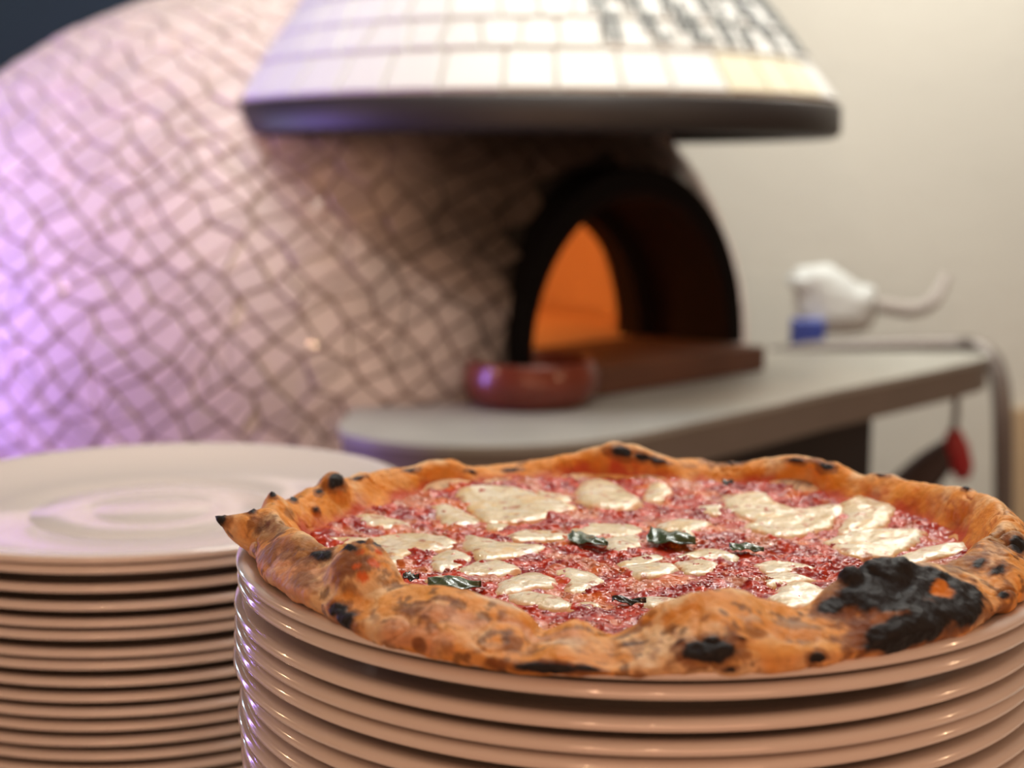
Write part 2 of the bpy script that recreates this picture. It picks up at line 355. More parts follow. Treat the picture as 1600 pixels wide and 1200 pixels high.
for ri, (s0, hh, n) in enumerate(rows):
    ph = random.random(); J = [random.uniform(-.25, .25) if ri else random.uniform(-.1, .1) for _ in range(n)]; K = [random.uniform(-.22, .22) if ri else 0 for _ in range(n)]
    for k in range(n):
        t0 = 2 * math.pi * (k + ph + J[k]) / n; t1 = 2 * math.pi * (k + 1 + ph + J[(k + 1) % n]) / n
        u0 = 2 * math.pi * (k + ph + J[k] + K[k]) / n; u1 = 2 * math.pi * (k + 1 + ph + J[(k + 1) % n] + K[(k + 1) % n]) / n
        Q = np.stack([cone_pt(t0, s0), cone_pt(t1, s0), cone_pt(u1, s0 + hh), cone_pt(u0, s0 + hh)])
        nn = np.cross(Q[1] - Q[0], Q[3] - Q[0]); nn /= np.linalg.norm(nn)
        HT.append((Q, nn, ri, (t0 + t1) / 2, s0))
for Q, nn, ri, t, s0 in HT:
    V, Fc = tile_solid(Q, .005, .003, nn); c = Q.mean(0) + np.array([HC[0], HC[1], 1.4]); front = nn @ (EYE - c) > 0
    a_ = math.degrees(math.atan2(-math.cos(t), math.sin(t))) # unused angle kept simple
    if np.all(((Q[:, :2] + HC - OC[:2]) ** 2).sum(1) / OR ** 2 + (Q[:, 2] + 1.4 - OC[2]) ** 2 / OB ** 2 < .985): continue
    stained = ri == 0 and abs(((math.degrees(t) + 180) % 360 - 180) + 43) < 15
    if front and s0 < .3 and cnt < 296: mesh('tile', V, Fc, M_htile_y if stained else M_htile, hood, False); cnt += 1
    else: b = sum(len(x) for x in hv); hv.append(V); hf += [tuple(v + b for v in f) for f in Fc]
tagp(mesh('tile_mosaic', np.vstack(hv), hf, M_htile, hood, False), kind='stuff')
# dark mosaic lettering (only the lower part of the strokes can be seen)
BM = ["110011001110011011100110011001100", "110011001110011011110110011001100", "111111001100011010110110011101100", "111111001100011010011110001101110",
      "110011001110011010011110001101110", "011001100111001101001111000110111", "011001100111001101100111000110011", "011000110011101101100011000110011"]
for r_, row in enumerate(BM):
    for c_, ch in enumerate(row):
        if ch == '1':
            t = math.radians(-80 + c_ * 1.9); s = .075 + (7 - r_) * .017
            Q = np.stack([cone_pt(t, s), cone_pt(t + .026, s), cone_pt(t + .026, s + .0145), cone_pt(t, s + .0145)])
            nn = np.cross(Q[1] - Q[0], Q[3] - Q[0]); nn /= np.linalg.norm(nn); V, Fc = tile_solid(Q, .0085, .0012, nn); mesh('letter_tile', V, Fc, M_dkt, hood, False)

# ------------------------------------------------------------------ oven shelf, rail, small things
SZ = 1.05
edge = [(528, 664), (540, 678), (600, 690), (700, 697), (850, 695), (980, 681), (1100, 656), (1200, 634), (1300, 611), (1400, 591), (1480, 574), (1535, 561), (1546, 554), (1500, 549), (1230, 549)]
pts = [onz(x, y, SZ) for x, y in edge]
fr = catmull(pts[:13], 6); back = [pts[13], pts[14]] + [np.array([OC[0] + .756 * math.sin(math.radians(a_)), OC[1] - .756 * math.cos(math.radians(a_)), SZ]) for a_ in (80, 72, 64, 56, 48, 40, 32, 24, 17, 11)]
poly = np.array(list(fr) + back); n = len(poly); sh = empty('oven_shelf', (poly[:, 0].mean(), poly[:, 1].mean(), SZ)); so = -np.array(sh.location)
tagp(sh, 'curved grey stone shelf wrapping round the oven mouth', 'shelf')
def slab(name, P, z1, z0, m, parent, o):
    P = np.array(P); k = len(P); V = [(*p[:2], z1) for p in P] + [(*p[:2], z0) for p in P]
    Fc = [tuple(range(k)), tuple(range(2 * k - 1, k - 1, -1))] + [(i, k + i, k + (i + 1) % k, (i + 1) % k) for i in range(k)]
    ob = mesh(name, np.array(V) + o, Fc, m, parent, False); bm = bmesh.new(); bm.from_mesh(ob.data)
    bmesh.ops.recalc_face_normals(bm, faces=bm.faces[:]); bm.to_mesh(ob.data); bm.free(); return ob
slab('shelf_top', poly, SZ, SZ - .008, M_shelf, sh, so)
cen = poly.mean(0); slab('fascia', cen + (poly - cen) * .992, SZ - .008, SZ - .052, M_fasc, sh, so)
A_, B_ = atd(1325, 655, 2.25), atd(1292, 725, 2.25)
sup = [(.02, 1.84), (.30, 1.93), (A_[0], 2.10), (A_[0] - .02, 2.30), (.42, 2.36), (.33, 2.13), (.2, 2.0)]
slab('support', [(x, y, 0) for x, y in sup], SZ - .052, 0.0, M_black, sh, so)
rp = [atd(1205, 556, 2.62), atd(1300, 545, 2.60), atd(1480, 540, 2.56), atd(1525, 543, 2.53), atd(1555, 572, 2.50), atd(1566, 640, 2.48), atd(1568, 780, 2.48), atd(1570, 1100, 2.48), (atd(1570, 1100, 2.48)[0], 2.48, 0)]
tagp(tube('rail', rp, .0165, M_steel), 'bent steel tube rail running behind the shelf and down at its right end', 'rail')
# hanging brush
b0 = atd(1492, 588, 2.42)
br = empty('hanging_brush', tuple(b0)); tagp(br, 'dark brush with red grip hanging below the right end of the shelf', 'brush')
bo = -b0
tube('hook', [b0 + bo, atd(1494, 640, 2.42) + bo, atd(1490, 672, 2.42) + bo], .006, M_steel, br)
tube('grip', [atd(1490, 672, 2.42) + bo, atd(1494, 700, 2.42) + bo, atd(1502, 730, 2.42) + bo, atd(1505, 748, 2.42) + bo], [.012, .022, .02, .01], M_red, br)
tube('bristles', [atd(1486, 700, 2.43) + bo, atd(1455, 730, 2.43) + bo, atd(1415, 770, 2.43) + bo], [.02, .03, .035], M_brist, br)
# terracotta bowl
bw = onz(830, 630, SZ); BR = .088
V, Fc = lathe([(.001, .0), (BR * .80, 0), (BR * .92, .010), (BR, .028), (BR * 1.0, .042), (BR * .94, .053), (BR * .93, .058), (BR * .90, .059), (BR * .87, .055), (BR * .89, .042), (BR * .88, .022), (BR * .78, .009), (.001, .008)], 96)
bowl = mesh('terracotta_dish', V, Fc, M_terra, None, True, tuple(bw)); tagp(bowl, 'small glazed terracotta dish on the grey shelf left of the oven mouth', 'dish')
# white bag with blue corner
g0 = atd(1305, 556, 2.72); bag = empty('plastic_bag', (g0[0], g0[1], SZ)); tagp(bag, 'crumpled white plastic bag with a blue corner at the back of the shelf', 'bag')
u = np.linspace(0, np.pi, 26); v = np.linspace(0, 2 * np.pi, 48, endpoint=False); U_, V_ = np.meshgrid(u, v, indexing='ij')
def se(x, e): return np.sign(x) * np.abs(x) ** e
P = np.stack([.075 * se(np.sin(U_), .6) * se(np.cos(V_), .6), .05 * se(np.sin(U_), .6) * se(np.sin(V_), .6), .062 + .062 * se(np.cos(U_), .6)], -1).reshape(-1, 3)
P[:, 2] -= np.clip(P[:, 0], 0, 1) * .45 * (P[:, 2] > .06); P[:, 0] -= .018 * (P[:, 2] > .09)
P += (fbm(P, 24, 3, 5) * .012)[:, None] * (P / (np.linalg.norm(P, axis=1)[:, None] + .02)); P[:, 2] = np.maximum(P[:, 2], 0)
mesh('bag_body', P, grid_faces(26, 48, True)[:, ::-1].copy(), M_bag, bag)
q0 = atd(1262, 522, 2.66) - np.array(bag.location)
box('blue_corner', tuple(q0 - (.03, .012, .03)), tuple(q0 + (.03, .02, .028)), M_blue, bag, .008)
tagp(tube('hose', [atd(1345, 470, 2.75), atd(1380, 478, 2.75), atd(1425, 484, 2.75), atd(1458, 470, 2.75), atd(1478, 432, 2.78)], [.013, .014, .014, .013, .010], M_hose), 'grey rubber hose curving up beside the white bag', 'hose')

# ------------------------------------------------------------------ plates
PR = .165
def plate_mesh(pitch, well=.013):
    t = .0043; w = -well
    prof = [(.0005, w), (.036, w), (.0375, w - .0004), (.039, w), (.074, w + .0002), (.0755, w - .0005), (.077, w + .0002), (.105, w + .0008), (.125, w + .0035), (.142, w + .0075), (.155, -.0018), (.1615, -.0002),
            (.1640, -.0006), (PR, -.0022), (.1647, -.0038), (.1625, -.0050), (.152, -.0078), (.138, w + .0045 - t), (.120, w + .0002 - t), (.106, w - t), (.1045, w - pitch + .0004), (.103, w - pitch + .0002), (.098, w - pitch + .0002), (.0965, w - t), (.0005, w - t)]
    V, Fc = lathe(prof, 220); me = bpy.data.meshes.new('plate'); me.from_pydata(V.tolist(), [], [tuple(f[::-1]) for f in Fc]); me.update()
    me.polygons.foreach_set('use_smooth', np.ones(len(me.polygons), bool)); me.materials.append(M_plate); return me
def ordn(i): return ['topmost', 'second', 'third', 'fourth', 'fifth', 'sixth', 'seventh', 'eighth', 'ninth', 'tenth', 'eleventh', 'twelfth', 'thirteenth', 'fourteenth', 'fifteenth', 'sixteenth', 'seventeenth'][i]
cache = {}
def stack(cx, cy, ztop, pitches, floorz, lab, group, dxs, nvis):
    z = ztop; i = 0
    while z - .013 - .0085 > floorz - .001 and i < 60:
        nz = z - (pitches[i] if i < len(pitches) else .0082)
        last = nz - .013 < floorz + .006
        pit = (z - .013 - floorz) if last else z - nz
        k = round(pit, 4)
        if k not in cache: cache[k] = plate_mesh(k)
        dx, dy = dxs[i % len(dxs)]
        o = link('dinner_plate', cache[k], None, (cx + dx, cy + dy, z)); o.rotation_euler[2] = i * 1.3
        if i < nvis: tagp(o, lab(i), 'plate', group)
        else: tagp(o, 'white plate in the lower part of the ' + group.split()[2] + ' stack, below the picture', 'plate', group + ', lower ones')
        if last: break
        z = nz; i += 1
stack(.0524, .602, 1.1985, [.0063, .0108, .0075, .0066, .0083, .0086, .0072, .0078, .0080, .0082], .99,
      lambda i: 'topmost white plate of the front stack, directly under the pizza' if i == 0 else ordn(i) + ' white plate from the top of the front stack under the pizza',
      'plates in front stack', [(0, 0), (.0003, -.0005), (-.0013, .0005), (-.0011, -.0005), (-.0018, .0008), (-.0022, 0), (.0006, .001), (.0002, -.0008), (-.001, 0), (0, 0)], 10)
stack(-.2274, .917, 1.1500, [.0056, .0104, .0092, .0097, .0066, .0098, .0066, .0092, .0090, .0076, .0086, .0080], .99,
      lambda i: 'topmost white plate of the left stack, its empty face in view' if i == 0 else ordn(i) + ' white plate from the top of the left stack',
      'plates in left stack', [(0, 0), (.001, 0), (-.0006, .001), (.0005, -.001), (0, .001), (-.001, 0), (.001, .0005)], 14)
dp = onz(435, 1006, 1.1745); dd = dp[:2] - np.array([.0511, .6025]); dd = dd / np.linalg.norm(dd) * .1575; 
M_drop = mat('glassy', (.9, .9, .9), .03); M_drop.node_tree.nodes['Principled BSDF'].inputs['Transmission Weight'].default_value = .9
V, Fc = lathe([(.0001, .0011), (.0012, .0009), (.002, .0002), (.0021, 0), (.0001, -.0002)], 20)
dr = mesh('drop_mark', V, Fc[:, ::-1].copy(), M_drop, None, True, (.0511 + dd[0], .6025 + dd[1], 1.1756)); dr.rotation_euler = (math.radians(120), 0, math.atan2(dd[1], dd[0]) + math.pi / 2)  # clear bead added where the plate has a drop-like mark
tagp(dr, 'small clear water drop on the left side of the third plate in the front stack', 'drop')

# ------------------------------------------------------------------ the pizza
PC = np.array([.0524, .602]); ZI = 1.1925
pz = empty('pizza', (PC[0], PC[1], 1.19)); po = -np.array([PC[0], PC[1], 1.19])
tagp(pz, 'margherita pizza with blistered, charred crust on the topmost plate of the front stack', 'pizza')
ZT = np.array([(0, 1.2150), (10, 1.2133), (21, 1.2102), (28.6, 1.2088), (39, 1.2060), (45, 1.2099), (52, 1.2086), (62, 1.2050), (70, 1.1995), (80, 1.203), (86, 1.2083), (90, 1.2099), (97, 1.2066), (108, 1.2013), (116, 1.2), (125, 1.2051), (134, 1.2062), (146, 1.207), (151, 1.2078), (157, 1.2096), (167, 1.2092), (175, 1.2105), (182, 1.2135), (190, 1.2145), (204, 1.2150), (210, 1.2136), (217, 1.2165), (223, 1.2180), (227, 1.2160), (232, 1.2117), (239, 1.2132), (243, 1.2152), (245, 1.213), (249.4, 1.2089), (251.3, 1.2061), (253, 1.2018), (257, 1.2074), (260, 1.2046), (262.3, 1.2020), (265.6, 1.2051), (269.7, 1.2138), (274, 1.2179), (277, 1.2180), (281, 1.2141), (287, 1.2087), (291, 1.2121), (293, 1.216), (295, 1.218), (300, 1.2195), (305, 1.2180), (313, 1.2135), (318, 1.2130), (326, 1.2158), (335, 1.2165), (350, 1.2160), (360, 1.2150)])
RT = np.array([(0, .157), (30, .158), (90, .157), (135, .159), (160, .160), (172, .162), (187, .1635), (199, .1585), (216, .160), (224, .162), (232, .165), (239, .1675), (251, .1685), (262, .167), (273, .1675), (278, .165), (287, .163), (294.5, .162), (303.5, .160), (316, .157), (334, .156), (360, .157)])
NT = 1500; th = np.linspace(0, 360, NT, endpoint=False)
def smooth_c(x, k):
    ker = np.hanning(k + 2)[1:-1]; ker /= ker.sum(); return np.convolve(np.concatenate([x[-k:], x, x[:k]]), ker, 'same')[k:-k]
zr = smooth_c(np.interp(th, ZT[:, 0], ZT[:, 1]), 9); ro = smooth_c(np.interp(th, RT[:, 0], RT[:, 1]), 25)
frontness = sst(.2, .9, -np.sin(np.radians(th))); left = sst(.6, 1, -np.cos(np.radians(th)))
rr = ro - .0105 - .010 * frontness - .002 * left
ri = rr - .0125 - .003 * left + .0015 * np.sin(np.radians(th * 9)) + .001 * np.sin(np.radians(th * 23))
ro = ro + .0048 * frontness; zb = 1.1990 - .0018 * frontness; zi_ = ZI + .0022
# control polygon of the cross-section, per angle, then smooth spline along it
def CP(r, z): return np.stack([r, z + 0 * r], -1)
hgt = zr - zi_
ctrl = [CP(ri - .012, ZI - .0015 + 0 * ri), CP(ri - .003, zi_ - .0012 + 0 * ri), CP(ri + .003, zi_ + .18 * hgt), CP(rr - .0045, zi_ + .78 * hgt), CP(rr, zr), CP(rr + (ro - rr) * .5, zr - .22 * (zr - zb)), CP(ro - .0012, zr - .55 * (zr - zb)),
        CP(ro, zb + .22 * (zr - zb)), CP(ro - .0035, zb + .0002), CP(ro - .018, zb - .0022), CP(np.full(NT, .118), np.full(NT, 1.1893)), CP(np.full(NT, .06), np.full(NT, 1.1875)), CP(np.full(NT, .001), np.full(NT, 1.1875))]
ctrl = np.array(ctrl)                                    # k, NT, 2
segs = [5, 10, 16, 14, 14, 14, 12, 8, 5, 4, 3, 2]; rowsP = []; uu = []
Q = np.concatenate([2 * ctrl[:1] - ctrl[1:2], ctrl, 2 * ctrl[-1:] - ctrl[-2:-1]])
for k, sg in enumerate(segs):
    for t in np.linspace(0, 1, sg, endpoint=False):
        a_, b_, c_, d_ = Q[k], Q[k + 1], Q[k + 2], Q[k + 3]
        rowsP.append(.5 * (2 * b_ + (c_ - a_) * t + (2 * a_ - 5 * b_ + 4 * c_ - d_) * t * t + (3 * b_ - a_ - 3 * c_ + d_) * t ** 3)); uu.append(k + t)
rowsP.append(ctrl[-1]); uu.append(12); RP = np.array(rowsP); uu = np.array(uu); NR = len(uu)
tr = np.radians(th)
X = PC[0] + RP[..., 0] * np.cos(tr); Y = PC[1] + RP[..., 0] * np.sin(tr); CR = np.stack([X, Y, RP[..., 1]], -1)   # NR, NT, 3
def normals(G):
    du = np.gradient(G, axis=0); dv = np.roll(G, -1, 1) - np.roll(G, 1, 1); n = np.cross(dv, du); n /= np.linalg.norm(n, axis=-1)[..., None] + 1e-12
    return n
NRM = normals(CR); 
if NRM[30, 0, 2] < 0: NRM = -NRM
amp = (sst(1.2, 3, uu) * (1 - sst(7.6, 8.6, uu)))[:, None]
lump = fbm(CR, 38, 2, 3) * .0022 + fbm(CR, 110, 3, 9) * .0007
wr = np.abs(noise(CR * np.array([1, 1, 1.6]), 75, 21)); lump += -.0010 * (1 - sst(0, .10, wr)) * sst(-.1, .3, noise(CR, 30, 5))
CR = CR + NRM * (lump * amp)[..., None]
hitcache = {}
def hit(px, py, back=False):
    """vertex of the crust that the photograph shows at this pixel"""
    pr = proj(CR); d2 = (pr[..., 0] - px) ** 2 + (pr[..., 1] - py) ** 2; fac = ((EYE - CR) * NRM).sum(-1) > 0
    d2 = np.where(fac & (uu[:, None] > 1.0) & (uu[:, None] < 8.5), d2, 1e9)
    near = d2 < max(d2.min() * 1.5 + 6, 9)
    dist = np.where(near, CR[..., 1], 9); i = np.unravel_index(np.argmin(dist), dist.shape); return CR[i].copy(), NRM[i].copy()
def blob(px, py, rx, ry, rough=.35, seed=0):
    c, n = hit(px, py); dep = (c - EYE) @ F; s = dep / FPX; rad = c[:2] - PC; t = np.array([-rad[1], rad[0]]) / np.hypot(*rad)
    d = CR - c; dt = d[..., 0] * t[0] + d[..., 1] * t[1]; dr = np.sqrt(np.maximum((d ** 2).sum(-1) - dt ** 2, 0))
    sx = abs(t[0]) * rx * s + abs(t[1]) * ry * s * 2 + 1e-4; sy = ry * s * 1.15
    q = np.sqrt((dt / sx) ** 2 + (dr / sy) ** 2); q = q + rough * (fbm(CR, 170, 3, 31 + seed) + .6 * noise(CR, 60, 37 + seed)); return 1 - sst(.62, 1.12, q)
# bubbles: swell the dough where the photograph shows blisters
def swell(px, py, r_m, h_m, up=0.5):
    global CR
    c, n = hit(px, py); n = n * (1 - up) + np.array([0, 0, up]); n /= np.linalg.norm(n)
    d = np.linalg.norm(CR - c, axis=-1); CR = CR + (np.sqrt(np.clip(1 - (d / r_m) ** 2, 0, 1)) ** 1.3 * h_m)[..., None] * n * sst(1.2, 2.5, uu)[:, None, None] 
swell(526, 765, .0085, .0065, .75); swell(570, 872, .016, .0040, .6); swell(462, 850, .012, .002, .3); swell(494, 795, .004, .0022, .8)
swell(1330, 900, .0042, .0030, .7); swell(1390, 885, .009, .0026, .6); swell(1440, 900, .009, .0018, .5); swell(1240, 745, .017, .003, .6)
swell(700, 745, .016, .0022, .6); swell(960, 715, .011, .0022, .7); swell(1110, 1000, .013, .0025, .3); swell(1130, 935, .014, .0018, .5); swell(1500, 780, .009, .002, .6)
swell(578, 845, .0016, .0016, .9); swell(1350, 880, .004, .002, .8); swell(1415, 878, .004, .0018, .8)
# spikes of dough on the left rim
def spike(tip, base, rad, pw=1.9):
    global CR
    tip = np.array(tip); c, n = hit(*base); d = np.linalg.norm((CR - c), axis=-1); k = np.clip(1 - d / rad, 0, 1) ** pw; CR = CR + k[..., None] * (tip - c) * (uu < 8.6)[:, None, None]
c_, _ = hit(385, 822); dp_ = (c_ - EYE) @ F
tp = EYE + ray(338, 808) * dp_; spike(tp, (385, 825), .0155)
c_, _ = hit(445, 785); tp = EYE + ray(424, 768) * ((c_ - EYE) @ F); spike(tp, (446, 783), .011, 1.35)
NRM = normals(CR); NRM = NRM if NRM[30, 0, 2] > 0 else -NRM
chl = fbm(CR, 300, 2, 77) * .0004                       # crackle on charred lumps
# colour of the bake
golden = np.array([.67, .285, .062]); pale = np.array([.72, .45, .22]); flour = np.array([.66, .47, .32]); brown = np.array([.17, .052, .016]); orange = np.array([.70, .25, .022]); char = np.array([.012, .010, .011]); redc = np.array([.46, .05, .02]); umber = np.array([.10, .045, .025])
a1 = fbm(CR, 45, 3, 41); a2 = fbm(CR, 120, 3, 43)
COLR = mix(np.broadcast_to(golden, CR.shape), pale, sst(-.1, .55, a1 + .4 * a2))
outer = sst(4.1, 6.0, uu)[:, None] * (1 - frontness * .25)[None, :]
COLR = mix(COLR, flour, np.clip(outer * sst(-.25, .45, a1 + .2) * .40, 0, 1))
inner = (1 - sst(3.2, 4.2, uu))[:, None] * np.ones(NT)
COLR = mix(COLR, orange, inner * sst(-.5, .3, fbm(CR, 60, 2, 51) + .1) * .85)
COLR = mix(COLR, redc, (1 - sst(1.6, 2.7, uu[:, None] + .8 * fbm(CR, 70, 3, 53))) * .9)
COLR = mix(COLR, brown, sst(.28, .62, fbm(CR, 75, 4, 61)) * (sst(3.4, 4.4, uu)[:, None]) * .75)
COLR = mix(COLR, umber, sst(.40, .60, fbm(CR, 160, 3, 67) + .1 * frontness) * (sst(3.6, 4.4, uu)[:, None]) * .7)
mott = sst(-.05, .5, fbm(CR, 210, 3, 71))
def paint(lst, c, k=1.0):
    global COLR
    for i, (x, y, rx, ry) in enumerate(lst): COLR = mix(COLR, c, blob(x, y, rx, ry, .35, i) * k)
paint([(450, 900, 80, 40), (640, 990, 70, 26), (820, 985, 90, 16), (700, 960, 90, 20), (430, 860, 50, 30)], np.array([.58, .27, .145]), .75)
paint([(780, 930, 60, 12), (1180, 965, 30, 8), (880, 1000, 60, 8), (1440, 880, 40, 10), (1560, 860, 40, 20)], flour, .7)
paint([(850, 1020, 90, 18), (1060, 960, 60, 22), (1240, 985, 90, 22), (700, 915, 50, 12), (545, 950, 20, 30), (1100, 930, 50, 14), (955, 1030, 60, 16)], np.array([.62, .225, .03]), .8)
paint([(1200, 1010, 60, 16), (1140, 1035, 60, 10), (1280, 1010, 40, 14)], np.array([.72, .37, .11]), .7)
# leopard spotting: soft brown mottling
paint([(425, 825, 34, 26), (470, 855, 30, 30), (455, 800, 30, 12), (415, 860, 22, 22), (475, 905, 34, 18), (600, 905, 26, 8), (1250, 975, 50, 14), (1180, 985, 40, 10), (1505, 880, 60, 22), (1560, 840, 40, 20), (1480, 905, 50, 22), (1300, 950, 40, 20), (640, 950, 26, 12)], umber, .55)
for i, (x, y, rx, ry) in enumerate([(430, 825, 50, 40), (470, 880, 50, 40), (640, 960, 80, 30), (1500, 880, 90, 40), (1560, 850, 50, 50), (1100, 725, 90, 12), (900, 1010, 200, 30), (700, 1000, 120, 30)]):
    COLR = mix(COLR, brown, blob(x, y, rx, ry, .3, i) * mott * .55)
paint([(535, 880, 26, 20), (560, 875, 26, 16), (700, 935, 34, 7), (655, 940, 22, 7), (660, 962, 10, 6), (520, 975, 14, 10), (655, 1010, 6, 12), (1270, 700, 22, 8), (860, 1035, 60, 8), (1360, 990, 60, 25), (1390, 960, 70, 30)], brown, .8)
paint([(568, 900, 6, 8), (585, 878, 6, 7), (562, 862, 5, 6), (590, 860, 5, 5), (556, 885, 5, 6)], np.array([.62, .10, .012]), .9)
CHARS = [(343, 810, 12, 12), (392, 795, 16, 6), (425, 769, 8, 5), (460, 777, 14, 5), (526, 748, 22, 10), (500, 765, 8, 4), (495, 796, 14, 4), (505, 865, 30, 12), (540, 852, 30, 7), (564, 845, 8, 5), (590, 845, 5, 5),
         (536, 964, 14, 18), (525, 950, 10, 12), (860, 1046, 70, 8), (920, 1042, 30, 5), (1100, 1003, 50, 6), (1108, 1012, 48, 20), (1000, 1003, 34, 4), (1060, 1002, 40, 5), (1160, 995, 20, 3), (1278, 1027, 12, 8), (1140, 1048, 12, 5),
         (1332, 893, 24, 22), (1375, 893, 60, 34), (1420, 897, 70, 34), (1465, 908, 44, 34), (1400, 930, 74, 30), (1435, 960, 52, 44), (1415, 1000, 60, 22), (1380, 990, 40, 20), (1495, 945, 26, 36), (1510, 920, 18, 30), (1300, 945, 16, 16), (1345, 925, 44, 26),
         (975, 703, 22, 8), (1005, 712, 22, 5), (1030, 718, 12, 4), (1290, 727, 9, 6), (1375, 740, 14, 3), (1140, 722, 30, 4), (640, 733, 14, 3), (560, 745, 20, 3), (1510, 760, 20, 4), (1590, 850, 14, 14), (1560, 890, 26, 8), (1530, 878, 18, 8), (740, 735, 10, 3), (800, 732, 14, 3), (1240, 718, 14, 3), (1570, 930, 10, 6)]
cm = np.zeros(CR.shape[:2])
for i, b in enumerate(CHARS): cm = np.maximum(cm, blob(*b, .24, i))
hal = np.zeros_like(cm)
for i, b in enumerate(CHARS): hal = np.maximum(hal, blob(b[0], b[1], b[2] * 1.35 + 3, b[3] * 1.35 + 3, .40, i))
COLR = mix(COLR, brown, np.clip(sst(0.02, .8, hal), 0, 1) * .7); COLR = mix(COLR, umber, np.clip(sst(0.02, .5, cm), 0, 1) * .85); COLR = mix(COLR, char, sst(.35, .85, cm))
paint([(1468, 925, 16, 12), (1472, 915, 10, 8)], np.array([.60, .17, .01]), .95)
paint([(1380, 962, 50, 8)], np.array([.40, .13, .02]), .6)
CR = CR + NRM * (sst(.4, .9, cm) * (fbm(CR, 220, 3, 91) * .0008 + .0003))[..., None]
mesh('crust', CR.reshape(-1, 3) + po, grid_faces(NR, NT, True), M_crust, pz, True, col=COLR.reshape(-1, 3))
# check orientation
# --- sauce
def base_z(x, y):
    r = np.hypot(x - PC[0], y - PC[1]); P = np.stack([x, y, 0 * x], -1)
    return ZI + sst(.10, .142, r) * .0030 + fbm(P, 22, 2, 101) * .0012
st = .00056; gx = np.arange(-.152, .152, st); GX, GY = np.meshgrid(gx + PC[0], gx + PC[1], indexing='ij'); R = np.hypot(GX - PC[0], GY - PC[1]); TH = np.degrees(np.arctan2(GY - PC[1], GX - PC[0])) % 360
RI = np.interp(TH.ravel(), th, ri).reshape(R.shape)
P3 = np.stack([GX, GY, 0 * GX], -1)
chunk = .5 + .5 * noise(P3, 250, 111); chunk2 = .5 + .5 * noise(P3, 470, 113); grain = noise(P3, 900, 115)
gr = .35 + .65 * sst(-.25, .25, fbm(P3, 45, 2, 129))
SZg = base_z(GX, GY) + gr * (.0012 * sst(.25, .8, chunk) + .0006 * sst(.2, .8, chunk2) + .00010 * grain) + .0014 * fbm(P3, 90, 2, 117) + .0006
edge_ = RI + .0035 + .003 * fbm(P3, 80, 2, 119) - R
SZg = SZg - .006 * (1 - sst(-.004, .004, edge_))
deep = np.array([.27, .006, .002]); bright = np.array([.54, .042, .006]); pinkc = np.array([.44, .035, .014]); oil = np.array([.66, .16, .018])
SC_ = mix(np.broadcast_to(deep, P3.shape), bright, sst(-.35, .45, fbm(P3, 110, 3, 121) + .2 * grain)); SC_ = mix(SC_, pinkc, sst(.05, .5, fbm(P3, 60, 2, 123)) * sst(.1, .5, chunk) * .8)
SC_ = mix(SC_, np.array([.66, .30, .16]), sst(.12, .5, fbm(P3, 52, 3, 151)) * .55)
SC_ = mix(SC_, oil, sst(.3, .6, fbm(P3, 48, 3, 127)) * .75)
idx = np.arange(GX.size).reshape(GX.shape); m4 = edge_ > -.004; mf = m4[:-1, :-1] & m4[1:, :-1] & m4[1:, 1:] & m4[:-1, 1:]
Fq = np.stack([idx[:-1, :-1], idx[1:, :-1], idx[1:, 1:], idx[:-1, 1:]], -1)[mf]; used = np.unique(Fq); remap = np.full(GX.size, -1); remap[used] = np.arange(len(used))
V = np.stack([GX, GY, SZg], -1).reshape(-1, 3)[used]
mesh('tomato_sauce', V + po, remap[Fq], M_sauce, pz, True, col=SC_.reshape(-1, 3)[used])
# --- small glossy beads added all over the sauce to give it sparkle
M_bead = mat('sparkle_bead_gloss', (.5, .05, .02), .25, spec=.5, attr=True, coat=1.0, croough=.05)
NB = 5200; bu = np.array([0, .5, .85]); nbv = 7
br_ = .128 * np.sqrt(rng.uniform(0, 1, NB)); bt = rng.uniform(0, 2 * np.pi, NB); bx = PC[0] + br_ * np.cos(bt); by = PC[1] + br_ * np.sin(bt)
dens = fbm(np.stack([bx, by, 0 * bx], -1), 60, 2, 161); kp = dens > -.12; bx, by = bx[kp], by[kp]
ix = np.clip(((bx - gx[0] - PC[0]) / st).round().astype(int), 0, len(gx) - 1); iy = np.clip(((by - gx[0] - PC[1]) / st).round().astype(int), 0, len(gx) - 1)
bz = SZg[ix, iy]; bc = SC_[ix, iy]; brd = rng.uniform(.00035, .00095, len(bx)); VV, FF, CC = [], [], []
tt = np.linspace(0, 2 * np.pi, nbv, endpoint=False)
ringv = np.concatenate([np.stack([np.cos(tt), np.sin(tt), 0 * tt - .3], -1), np.stack([.82 * np.cos(tt), .82 * np.sin(tt), 0 * tt + .25], -1), np.stack([.42 * np.cos(tt), .42 * np.sin(tt), 0 * tt + .52], -1), [[0, 0, .6]]])
ringf = [(k * nbv + i, k * nbv + (i + 1) % nbv, (k + 1) * nbv + (i + 1) % nbv, (k + 1) * nbv + i) for k in range(2) for i in range(nbv)] + [(2 * nbv + i, 2 * nbv + (i + 1) % nbv, 3 * nbv) for i in range(nbv)]
for i in range(len(bx)):
    stx = rng.uniform(.8, 1.5); VV.append(ringv * [brd[i] * stx, brd[i], brd[i]] + [bx[i], by[i], bz[i]]); b = i * len(ringv); FF += [tuple(v + b for v in f) for f in ringf]
VV = np.vstack(VV); tagp(mesh('sparkle_beads', VV + po, FF, M_bead, pz, True, col=np.repeat(bc * .9, len(ringv), 0)), kind='stuff')
